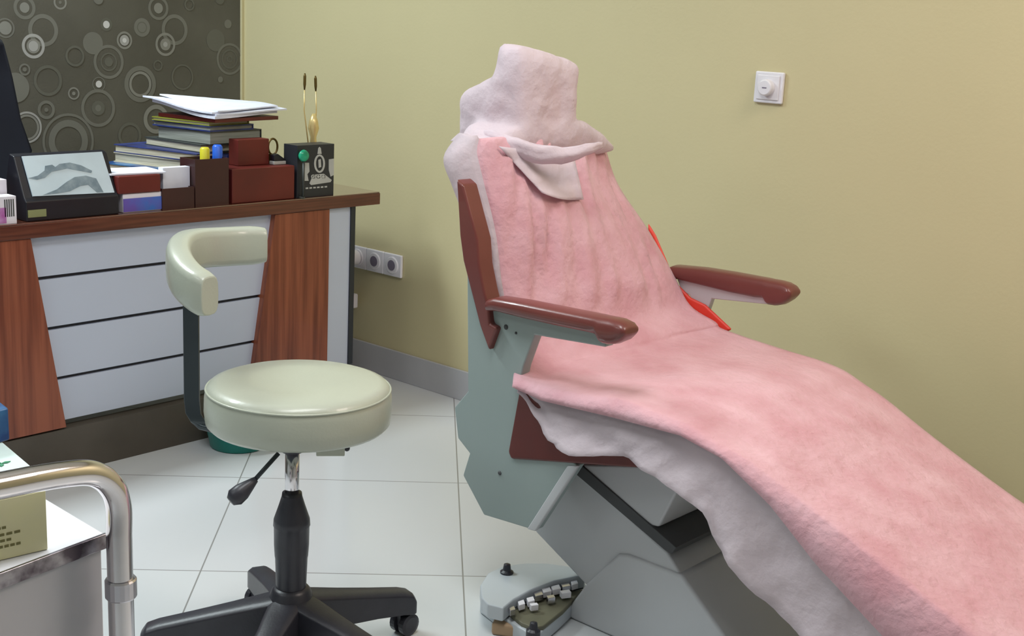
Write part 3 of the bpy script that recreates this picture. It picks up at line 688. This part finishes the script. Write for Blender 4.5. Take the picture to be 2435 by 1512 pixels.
# under frame, lift arm, base
def bx2(pts, x, w, m, name, bv=.006): return xpoly(pts, x, w, m, name, bevel=bv)
bx2([(1372, 1104), (1640, 1110), (1625, 1140), (1566, 1254), (1545, 1250)], 2.15, .42, 'enamel2', 'under_frame')
bx2([(1366, 1106), (1385, 1108), (1608, 1302), (1596, 1318), (1580, 1308), (1362, 1122)], 2.146, .34, 'dark_grey', 'lift_arm_groove_shade', .002)  # dark strip painted as the shadowed groove along the lift arm
bx2([(1366, 1114), (1586, 1312), (1622, 1372), (1500, 1372), (1395, 1394), (1270, 1262), (1300, 1225)], 2.157, .33, 'enamel2', 'lift_arm')
g1 = onx(1392, 1389, 2.15)
bp_ = [onx(1392, 1389, 2.15), onx(1469, 1317, 2.15), onx(1492, 1318, 2.15), onx(1621, 1368, 2.15), onx(1722, 1512, 2.15)]
b = nb(); prism(b, [Vector((2.15, 1.66, 0))]+bp_+[Vector((2.15, 1.13, 0))], (.46, 0, 0)); obj('base', b, 'enamel2', dc, bevel=.008)

# headrest under its cover
b = nb(); box(b, 2.30, 2.44, 1.975, 2.03, 1.04, 1.22); obj('headrest', b, 'red', dc, bevel=.03)

# ------------------------------------------------------------------ drapes (lie on the chair)
def lerp(a, c, t): return a+(c-a)*t
NR = [(2.13, 1.985, 1.09), ] 
rowsN = [onx(1128, 322, 2.14)+Vector((0, .06, -.05)), onx(1140, 330, 2.13), onx(1146, 365, 2.115), onx(1165, 450, 2.11), onx(1185, 560, 2.105), onx(1200, 690, 2.10), Vector((2.095, 1.79, .655)), Vector((2.085, 1.745, .602))]
rowsF = [onx(1425, 318, 2.66)+Vector((0, .06, -.05)), onx(1428, 326, 2.66), onx(1440, 355, 2.66), onx(1470, 440, 2.67), onx(1540, 545, 2.71), onx(1600, 650, 2.735), onx(1640, 725, 2.74), onx(1700, 765, 2.74)]
yn = [1.722, 1.66, 1.56, 1.45, 1.36, 1.285, 1.21, 1.136, 1.04, .942, .82, .698, .55, .40]
yf = [1.66, 1.60, 1.54, 1.45, 1.38, 1.31, 1.25, 1.19, 1.09, .99, .87, .75, .58, .40]
for a, c in zip(yn, yf):
    rowsN.append(Vector((2.032, a, interp(zc_, a)+.004))); rowsF.append(Vector((2.742, c, interp(zf_, c)+.004)))
zb_ = [(.3, .08), (.4, .13), (.6, .215), (.814, .31), (.968, .407), (1.075, .492), (1.186, .553), (1.284, .574), (1.45, .570), (1.643, .560), (1.74, .572)]
zw_ = [(.3, .03), (.4, .05), (.8, .17), (.976, .25), (1.073, .31), (1.180, .385), (1.203, .435), (1.314, .474), (1.411, .493), (1.542, .467), (1.613, .477), (1.68, .52), (1.74, .568)]
def catm(P, n):
    out = []
    for i in range(len(P)-1):
        p0, p1, p2, p3 = P[max(0, i-1)], P[i], P[i+1], P[min(len(P)-1, i+2)]
        for k in range(n):
            t = k/n; out.append(.5*((2*p1)+(p2-p0)*t+(2*p0-5*p1+4*p2-p3)*t*t+(3*p1-p0-3*p2+p3)*t**3))
    out.append(P[-1]); return out
K = 6
CN, CF = catm(rowsN, K), catm(rowsF, K)
NL = 44
def surf(i, u, off=0):
    a, c = CN[i], CF[i]; p = lerp(a, c, u); s = i/K
    back = max(0, min(1, (6.2-s)))          # 1 on the backrest, 0 on seat
    crown = (.005+.012*back)*math.sin(math.pi*u)**.6
    nrm = Vector((0, -.93, .35)) if back > .5 else Vector((0, -.25, .95))
    nrm = nrm if back in (0, 1) else (Vector((0, -.93, .35))*back+Vector((0, -.25, .95))*(1-back)).normalized()
    # lengthwise folds on the back, fanning from the neck
    w = 0
    if back > 0:
        ph = u*9+1.5*noise.noise(Vector((u*3, s*.5, 1)))+s*.3
        w += back*min(1, max(0, s-.9))*(.014*abs(noise.noise(Vector((u*9+s*.6, s*.3, 2))))**.8*1.7+.017*noise.noise(Vector((u*24+s*1.1, s*.5, 5))))
        crown += back*.010*math.sin(math.pi*u)
    w += (1-back)*(.005*noise.noise(Vector((u*3, s*.9, 8)))+.003*noise.noise(Vector((u*7, s*2.2, 9))))
    fade = min(1, u*22)*min(1, (1-u)*14)
    return p+nrm*((crown*1.0)*fade**.5+w*fade+off)
dr = thing('pink_drape', 'pink disposable drape covering the dental chair from back to foot', 'drape', (2.4, 1.3, 0))
b = nb(); rows = []
for i in range(len(CN)):
    top = CN[i]; seatpart = i/K >= 7.7
    if seatpart:
        zb2 = interp(zb_, top.y); lo = Vector((2.008, top.y, zb2)); wob = .004*noise.noise(Vector((top.y*14, 0, 3)))
        md = lerp(top, lo, .5)+Vector((-.010+wob, 0, 0)); md2 = lerp(top, lo, .06)+Vector((-.005, 0, .001))
        pre = [lo, md, md2]
    else:
        d = Vector((-.006, .012, 0)); pre = [top+d*1.6, top+d, top+d*.4]
    post = [CF[i]+Vector((.006, .004, -.02))]
    rows.append(pre+[surf(i, j/NL) for j in range(NL+1)]+post)
grid(b, rows); obj('drape_sheet', b, 'pink', dr, smooth=True, solid=.0015)
# white liner underneath, hanging out at the near side and showing along the far edge
ln = thing('white_liner', 'thin white plastic sheet hanging out from under the pink drape', 'plastic sheet', (2.1, 1.3, 0))
wN = [onx(1128, 312, 2.13)+Vector((0, .05, -.03)), onx(1112, 320, 2.12), onx(1074, 378, 2.08), onx(1096, 450, 2.08), onx(1140, 565, 2.08), onx(1172, 695, 2.085)]
b = nb(); rows = []
CW = catm(wN, K)
for i in range(len(CN)):
    s = i/K; top = CN[i]
    if s <= 5:
        w_ = CW[i]; m1 = lerp(top, w_, .5)+Vector((.0, -.012, .004)); m2 = lerp(top, w_, .8)+Vector((-.004, -.006+.004*noise.noise(Vector((s*3, 0, 1))), 0))
        pre = [w_+Vector((.004, .03, 0)), w_, m2, m1]+[lerp(m1, top+Vector((0, .003, -.003)), k/7) for k in range(1, 8)]
    elif s < 7.7:
        pre = [top+Vector((0, .004, -.006-.0*k)) for k in range(11)]
    else:
        y = top.y; zw2 = interp(zw_, y); z0_ = interp(zc_, y)-.004; pre = []
        for k, t in enumerate((1, .9, .8, .7, .6, .5, .4, .3, .2, .1, 0)):
            wv = (.022*noise.noise(Vector((y*9+t*1.5, t*1.2, 4)))+.014*noise.noise(Vector((y*26-t*3, t*2, 7)))+.008*math.sin(y*30+t*2.5))*min(1, t*1.5)
            pre.append(Vector((2.0295-.030*t*t*(1 if y < 1.6 else max(0, (1.74-y)/.14))+wv*t, y+.02*t*noise.noise(Vector((y*6, 2, t))), z0_+(zw2-z0_)*t)))
    rows.append(pre+[surf(i, j/NL, -.006) for j in range(NL+1)]+[CF[i]+Vector((.012, .012, -.004+.003*noise.noise(Vector((s*4, 7, 0))))), CF[i]+Vector((.014, .012, -.03))])
grid(b, rows); obj('liner_sheet', b, 'sheet', ln, smooth=True, solid=.0008)

# head cover: bag over the headrest
hc = thing('headrest_cover', 'pinkish white plastic cover bagged over the headrest of the dental chair', 'cover', (2.4, 2.0, 1.1))
b = nb(); yp = 1.955; fw = Vector((_f.x, _f.y, 0)).normalized(); lat = sd
hx0, hx1 = ony(1242, 200, yp).x, ony(1370, 220, yp).x
zt_ = ony(1255, 116, yp).z; zb3 = ony(1300, 350, yp).z; ztr = ony(1360, 158, yp).z
def hexa(P):
    vs = [b.verts.new(p) for p in P]
    for f in ((0, 1, 2, 3), (7, 6, 5, 4), (0, 4, 5, 1), (1, 5, 6, 2), (2, 6, 7, 3), (3, 7, 4, 0)): b.faces.new([vs[i] for i in f])
g_ = .006
# pad: front face then back face
hexa([(hx0, yp, zb3), (hx1, yp, zb3), (hx1+g_, yp+.005, ztr), (hx0, yp+.015, zt_), (hx0, yp+.10, zb3), (hx1, yp+.10, zb3), (hx1-.01, yp+.10, ztr+.01), (hx0+.01, yp+.08, zt_+.004)])
c1 = ony(1094, 300, 2.18); c2 = ony(1094, 228, 2.17); c3 = ony(1205, 172, 2.06)
hexa([(hx0-.005, 2.02, 1.03), (hx1-.02, 2.02, 1.03), (hx1-.02, 2.02, c2.z+.03), (hx0-.01, 2.02, c3.z-.01), (c1.x, 2.18, 1.03), (hx1-.03, 2.18, 1.03), (hx1-.04, 2.16, c2.z-.01), (c2.x, 2.16, c2.z)])
# neck skirt widening down to the back
p1, p2 = ond(1128, 345, 3.10), ond(1425, 345, 3.10)
kl, kr = ony(1146, 356, 2.01), ony(1436, 352, 2.01)
ul, ur = ony(1180, 312, 2.0), ony(1364, 292, 1.99)
hexa([(kl.x, 1.95, kl.z), (kr.x, 1.962, kr.z), (ur.x, 1.95, ur.z), (ul.x, 1.95, ul.z), (kl.x, 2.09, kl.z), (kr.x, 2.06, kr.z), (ur.x, 2.05, ur.z), (ul.x, 2.09, ul.z)])
o = obj('cover_bag', b, 'hood', hc, smooth=True)
m_ = o.modifiers.new('rm', 'REMESH'); m_.mode = 'VOXEL'; m_.voxel_size = .006; m_.use_smooth_shade = True
m_ = o.modifiers.new('sm', 'SMOOTH'); m_.iterations = 55; m_.factor = .75
tx = bpy.data.textures.new('folds', 'CLOUDS'); tx.noise_scale = .13; tx.noise_depth = 2
m_ = o.modifiers.new('dp', 'DISPLACE'); m_.texture = tx; m_.strength = .026; m_.mid_level = .05
# gathered collar of the cover and the flap on the chest
b = nb(); pth = [ond(1106, 342, 3.07), ond(1148, 322, 3.0), ond(1185, 334, 2.955), ond(1230, 352, 2.93), ond(1290, 368, 2.93), ond(1350, 368, 2.95), ond(1402, 354, 2.98), ond(1434, 344, 3.04)]
pth = catm(pth, 4); rows = []
for i, q in enumerate(pth):
    t = i/(len(pth)-1); r = []
    h = .006+.016*math.sin(math.pi*t)
    for k in range(9):
        v = k/8; r.append(q+Vector((0, 0, h*(1-2*v)+.003*noise.noise(q*40)))-fw*(.012*math.sin(math.pi*v)+.006*noise.noise(Vector((t*12, v*3, 0)))))
    rows.append(r)
grid(b, rows); obj('cover_collar', b, 'hood', hc, smooth=True, solid=.002)
b = nb(); rows = []
TL, TR, BR, BL = (1186, 348), (1364, 368), (1388, 474), (1288, 458)
for i in range(15):
    v = i/14; r = []
    for j in range(15):
        u = j/14
        px = (TL[0]*(1-u)+TR[0]*u)*(1-v)+(BL[0]*(1-u)+BR[0]*u)*v; py = (TL[1]*(1-u)+TR[1]*u)*(1-v)+(BL[1]*(1-u)+BR[1]*u)*v+8*math.sin(math.pi*u)*v
        # depth: just above the drape surface along this sight line
        best = None
        for ii in range(6, 5*K, 2):
            for jj in range(0, NL+1, 4):
                s_ = surf(ii, jj/NL); d_ = s_-CO; dep = d_.dot(_f); sx = IW/2+FPX*d_.dot(CR)/dep; sy = IH/2-FPX*d_.dot(CU)/dep
                e2_ = (sx-px)**2+(sy-py)**2
                if best is None or e2_ < best[0]: best = (e2_, math.hypot(s_.x, s_.y))
        r.append((px, py, best[1]-.026))
    rows.append(r)
for _ in range(2):
    for i in range(15):
        for j in range(15):
            nbr = [rows[a][c][2] for a in (max(0, i-1), i, min(14, i+1)) for c in (max(0, j-1), j, min(14, j+1))]
            rows[i][j] = (rows[i][j][0], rows[i][j][1], sum(nbr)/9)
grid(b, [[ond(*q)-fw*.004*noise.noise(Vector((q[0]*.02, q[1]*.02, 0))) for q in r] for r in rows]); obj('cover_flap', b, 'hood', hc, smooth=True, solid=.001)

# ------------------------------------------------------------------ foot control on the floor
fc = thing('foot_control', 'pale grey foot control pedal with black slot on the floor by the chair base', 'foot pedal', onz(1270, 1430, 0))
zt = .075
P = [onz(px, py, zt) for px, py in ((1142, 1390), (1160, 1362), (1195, 1345), (1250, 1338), (1300, 1338), (1350, 1345), (1390, 1362), (1392, 1366), (1320, 1380), (1262, 1402), (1222, 1424), (1197, 1445), (1160, 1436), (1145, 1420))]
b = nb(); prism(b, P, (0, 0, -.035)); obj('top_housing', b, 'pedal', fc, bevel=.004)
P2 = [onz(px, py, .036) for px, py in ((1142, 1425), (1150, 1400), (1200, 1378), (1390, 1376), (1396, 1404), (1330, 1466), (1275, 1512), (1262, 1508), (1200, 1470))]
b = nb(); prism(b, P2, (0, 0, -.034)); obj('base_housing', b, 'pedal', fc, bevel=.004)
b = nb(); arc = [(1197, 1447), (1222, 1427), (1262, 1405), (1320, 1384), (1388, 1370)]
P3 = [onz(px, py, .064) for px, py in arc]+[onz(px, py+20, .05) for px, py in arc[::-1]]
b = nb(); prism(b, [p_+fw*.004 for p_ in P3], (0, 0, -.012)); obj('slot', b, 'black_gl', fc)
P4 = [onz(px, py, .046) for px, py in ((1206, 1452), (1240, 1436), (1290, 1420), (1340, 1408), (1386, 1400), (1340, 1450), (1292, 1488), (1270, 1492), (1240, 1480))]
b = nb(); prism(b, P4, (0, 0, -.012)); obj('pedal_plate', b, 'olivem', fc, bevel=.003)
for i, (px, py, w, h) in enumerate(((1218, 1446, 8, 6), (1240, 1432, 9, 7), (1262, 1424, 10, 7), (1280, 1410, 12, 8), (1300, 1402, 12, 7), (1322, 1396, 12, 7), (1345, 1390, 12, 6), (1366, 1384, 9, 7), (1270, 1436, 11, 4), (1310, 1418, 11, 5), (1345, 1406, 14, 5))):
    b = nb(); prism(b, [onz(px+a*w, py+c*h, .066) for a, c in ((-1, -.4), (.6, -1), (1, .4), (-.6, 1))], (0, 0, -.014)); obj('slot_tooth', b, 'socket' if i % 3 else 'steel', fc, bevel=.001)
for px, py, z_ in ((1205, 1362, zt), (1268, 1502, .046)):
    q = onz(px, py, z_-.0); b = nb(); lathe(b, [(.016, -.01), (.016, .004), (.010, .008), (.008, .022), (.004, .024)], q, 20); obj('screw_knob', b, 'black_pl', fc, smooth=False)
q = onz(1205, 1500, .0); b = nb(); box(b, q.x-.03, q.x+.035, q.y-.03, q.y+.03, 0, .03, rot=Matrix.Rotation(.5, 3, 'Z'), org=q); obj('foot_block', b, 'tan', fc, bevel=.006)

# ------------------------------------------------------------------ instrument cart (bottom left)
CZ = .75
c0 = onz(250, 1268, CZ); fl = onz(0, 1362, CZ); bk = onz(30, 1058, CZ)
ex = (fl-c0).normalized(); ey = (bk-c0); ey = (ey-ex*ey.dot(ex)*.5).normalized()
ct = thing('instrument_cart', 'white instrument cart with bent chrome tube handle at lower left', 'cart', (c0+ex*.2+ey*.2)*1.0-Vector((0, 0, CZ)))
W_, D_ = .42, .42
def cpt(a, c, z): return Vector((c0.x, c0.y, 0))+ex*a+ey*c+Vector((0, 0, z))
b = nb(); prism(b, [cpt(0, 0, CZ-.014), cpt(W_, 0, CZ-.014), cpt(W_, D_, CZ-.014), cpt(0, D_, CZ-.014)], (0, 0, .0135)); obj('shelf_top', b, 'cart', ct, bevel=.002)
b = nb(); prism(b, [cpt(-.001, -.003, CZ-.018), cpt(W_, -.003, CZ-.018), cpt(W_, .002, CZ-.018), cpt(-.001, .002, CZ-.018)], (0, 0, .0185)); obj('shelf_rim', b, 'dark_chrome', ct, bevel=.001)
b = nb(); prism(b, [cpt(.004, .002, .18), cpt(W_-.004, .002, .18), cpt(W_-.004, D_-.004, .18), cpt(.004, D_-.004, .18)], (0, 0, CZ-.018-.18)); obj('cabinet_body', b, 'cart2', ct, bevel=.003)
RB = .0145
P0 = onz(285, 1290, CZ)
hn = Vector((-ex.y, ex.x, 0))
if hn.dot(Vector((c0.x, c0.y, 0))) > 0: hn = -hn
# handle in the vertical plane through the post, parallel to the front edge
def onpl(px, py):
    d = _f + CR*((px-IW/2)/FPX) - CU*((py-IH/2)/FPX); return CO+d*((P0-CO).dot(hn)/d.dot(hn))
top = [onpl(px, py) for px, py in ((283, 1270), (283, 1215), (276, 1178), (261, 1152), (238, 1133), (205, 1124), (150, 1128), (80, 1139), (0, 1155))]
pts = [Vector((P0.x, P0.y, .1)), Vector((P0.x, P0.y, .5))]+top; q = top[-1]; far = q+(top[-1]-top[-2]).normalized()*.25
dn = [far+Vector((0, 0, 0))+ex*.06+Vector((0, 0, -.02)), Vector((far.x, far.y, far.z-.08))+ex*.08, Vector((far.x, far.y, .1))+ex*.08]
pp = pts[:2]+catm(pts[2:]+[far]+dn, 6)
b = nb(); tube(b, pp, RB, 20); obj('handle_tube', b, 'chrome', ct, smooth=True)
q = onpl(292, 1395); b = nb(); lathe(b, [(RB+.002, -.012), (RB+.0035, -.01), (RB+.0035, .01), (RB+.002, .012)], (P0.x, P0.y, q.z), 20); obj('tube_clamp', b, 'steel', ct)
for a, c in ((.02, D_-.02), (W_-.02, D_-.02)):
    b = nb(); p_ = cpt(a, c, 0); tube(b, [Vector((p_.x, p_.y, .1)), Vector((p_.x, p_.y, CZ-.016))], .011, 12); obj('rear_post', b, 'chrome', ct, smooth=True)
for p_ in (P0, pp[-1], cpt(.02, D_-.02, 0), cpt(W_-.02, D_-.02, 0)):
    b = nb(); lathe(b, [(.03, -.012), (.04, -.008), (.04, .008), (.03, .012)], (p_.x, p_.y, .04), 20, axis='X'); tube(b, [(p_.x, p_.y, .04), (p_.x, p_.y, .11)], .008, 8); obj('caster', b, 'black_pl', ct)
# things on the cart
def quad(px, z): return [onz(a, c, z) for a, c in px]
L0, L1 = onz(0, 1333, CZ), onz(114, 1306, CZ)
lt = (ond(114, 1166, math.hypot(L1.x, L1.y))).z
ed = (L0-L1).normalized(); nd = Vector((-ed.y, ed.x, 0)); nd = nd if nd.dot(fw) > 0 else -nd
t = thing('glove_carton', 'pale lime carton with lines of small print on the cart', 'box', L1)
zt_ = .75+.0; hL = min(lt-CZ, .085)
b = nb(); prism(b, [L1, L1+ed*.22, L1+ed*.22+nd*.05, L1+nd*.05], (0, 0, lt-CZ)); obj('carton_body', b, 'limebox', t, bevel=.001)
b = nb()
for k, (a0_, a1_, zz) in enumerate(((.045, .085, .036), (.03, .09, .028), (.04, .088, .021), (.03, .075, .014))):
    for s_ in range(7):
        u0 = a0_+(a1_-a0_)*s_/7; u1 = u0+(a1_-a0_)/7*.72
        p_ = [L1+ed*u0, L1+ed*u1]
        prism(b, [p_[0]-nd*.0006+Vector((0, 0, zz)), p_[1]-nd*.0006+Vector((0, 0, zz)), p_[1]-nd*.0006+Vector((0, 0, zz+.0028)), p_[0]-nd*.0006+Vector((0, 0, zz+.0028))], nd*.0008)
obj('small_print', b, 'ink', t)
# mint pack behind, lying
G = [onz(75, 1110, CZ+.03), onz(0, 1046, CZ+.03), onz(75, 1110, CZ+.03)+ex*.16]
b = nb(); g0_ = onz(78, 1112, CZ+.03); base = Vector((g0_.x, g0_.y, CZ+.0005))
e1 = ex; e2v = (onz(0, 1046, CZ+.03)-g0_); e2v.z = 0; e2v = e2v.normalized()
t = thing('mint_pack', 'flat mint white pack with a green mark on the cart behind the handle', 'box', base)
prism(b, [base, base+e1*.2, base+e1*.2+e2v*.18, base+e2v*.18], (0, 0, .03)); obj('pack_body', b, 'mint', t, bevel=.002)
g = onz(4, 1102, CZ+.031); b = nb()
for k in range(3):
    a = k*2.1; dv = Vector((math.cos(a), math.sin(a), 0)); sv = Vector((-dv.y, dv.x, 0)); prism(b, [g, g+dv*.006+sv*.003, g+dv*.012, g+dv*.006-sv*.003], (0, 0, .0008))
obj('leaf_mark', b, 'green', t)
b = nb(); p_ = onz(30, 1052, CZ+.0305); h_ = ond(14, 975, math.hypot(p_.x, p_.y)).z
prism(b, [p_+e2v*.01, p_+e2v*.01+e1*.07, p_+e1*.07+e2v*.05, p_+e2v*.06], (0, 0, min(.06, h_-p_.z)))
tag(obj('blue_packet', b, 'blue', bevel=.003), 'small blue packet standing on the mint pack at the left edge', 'packet')
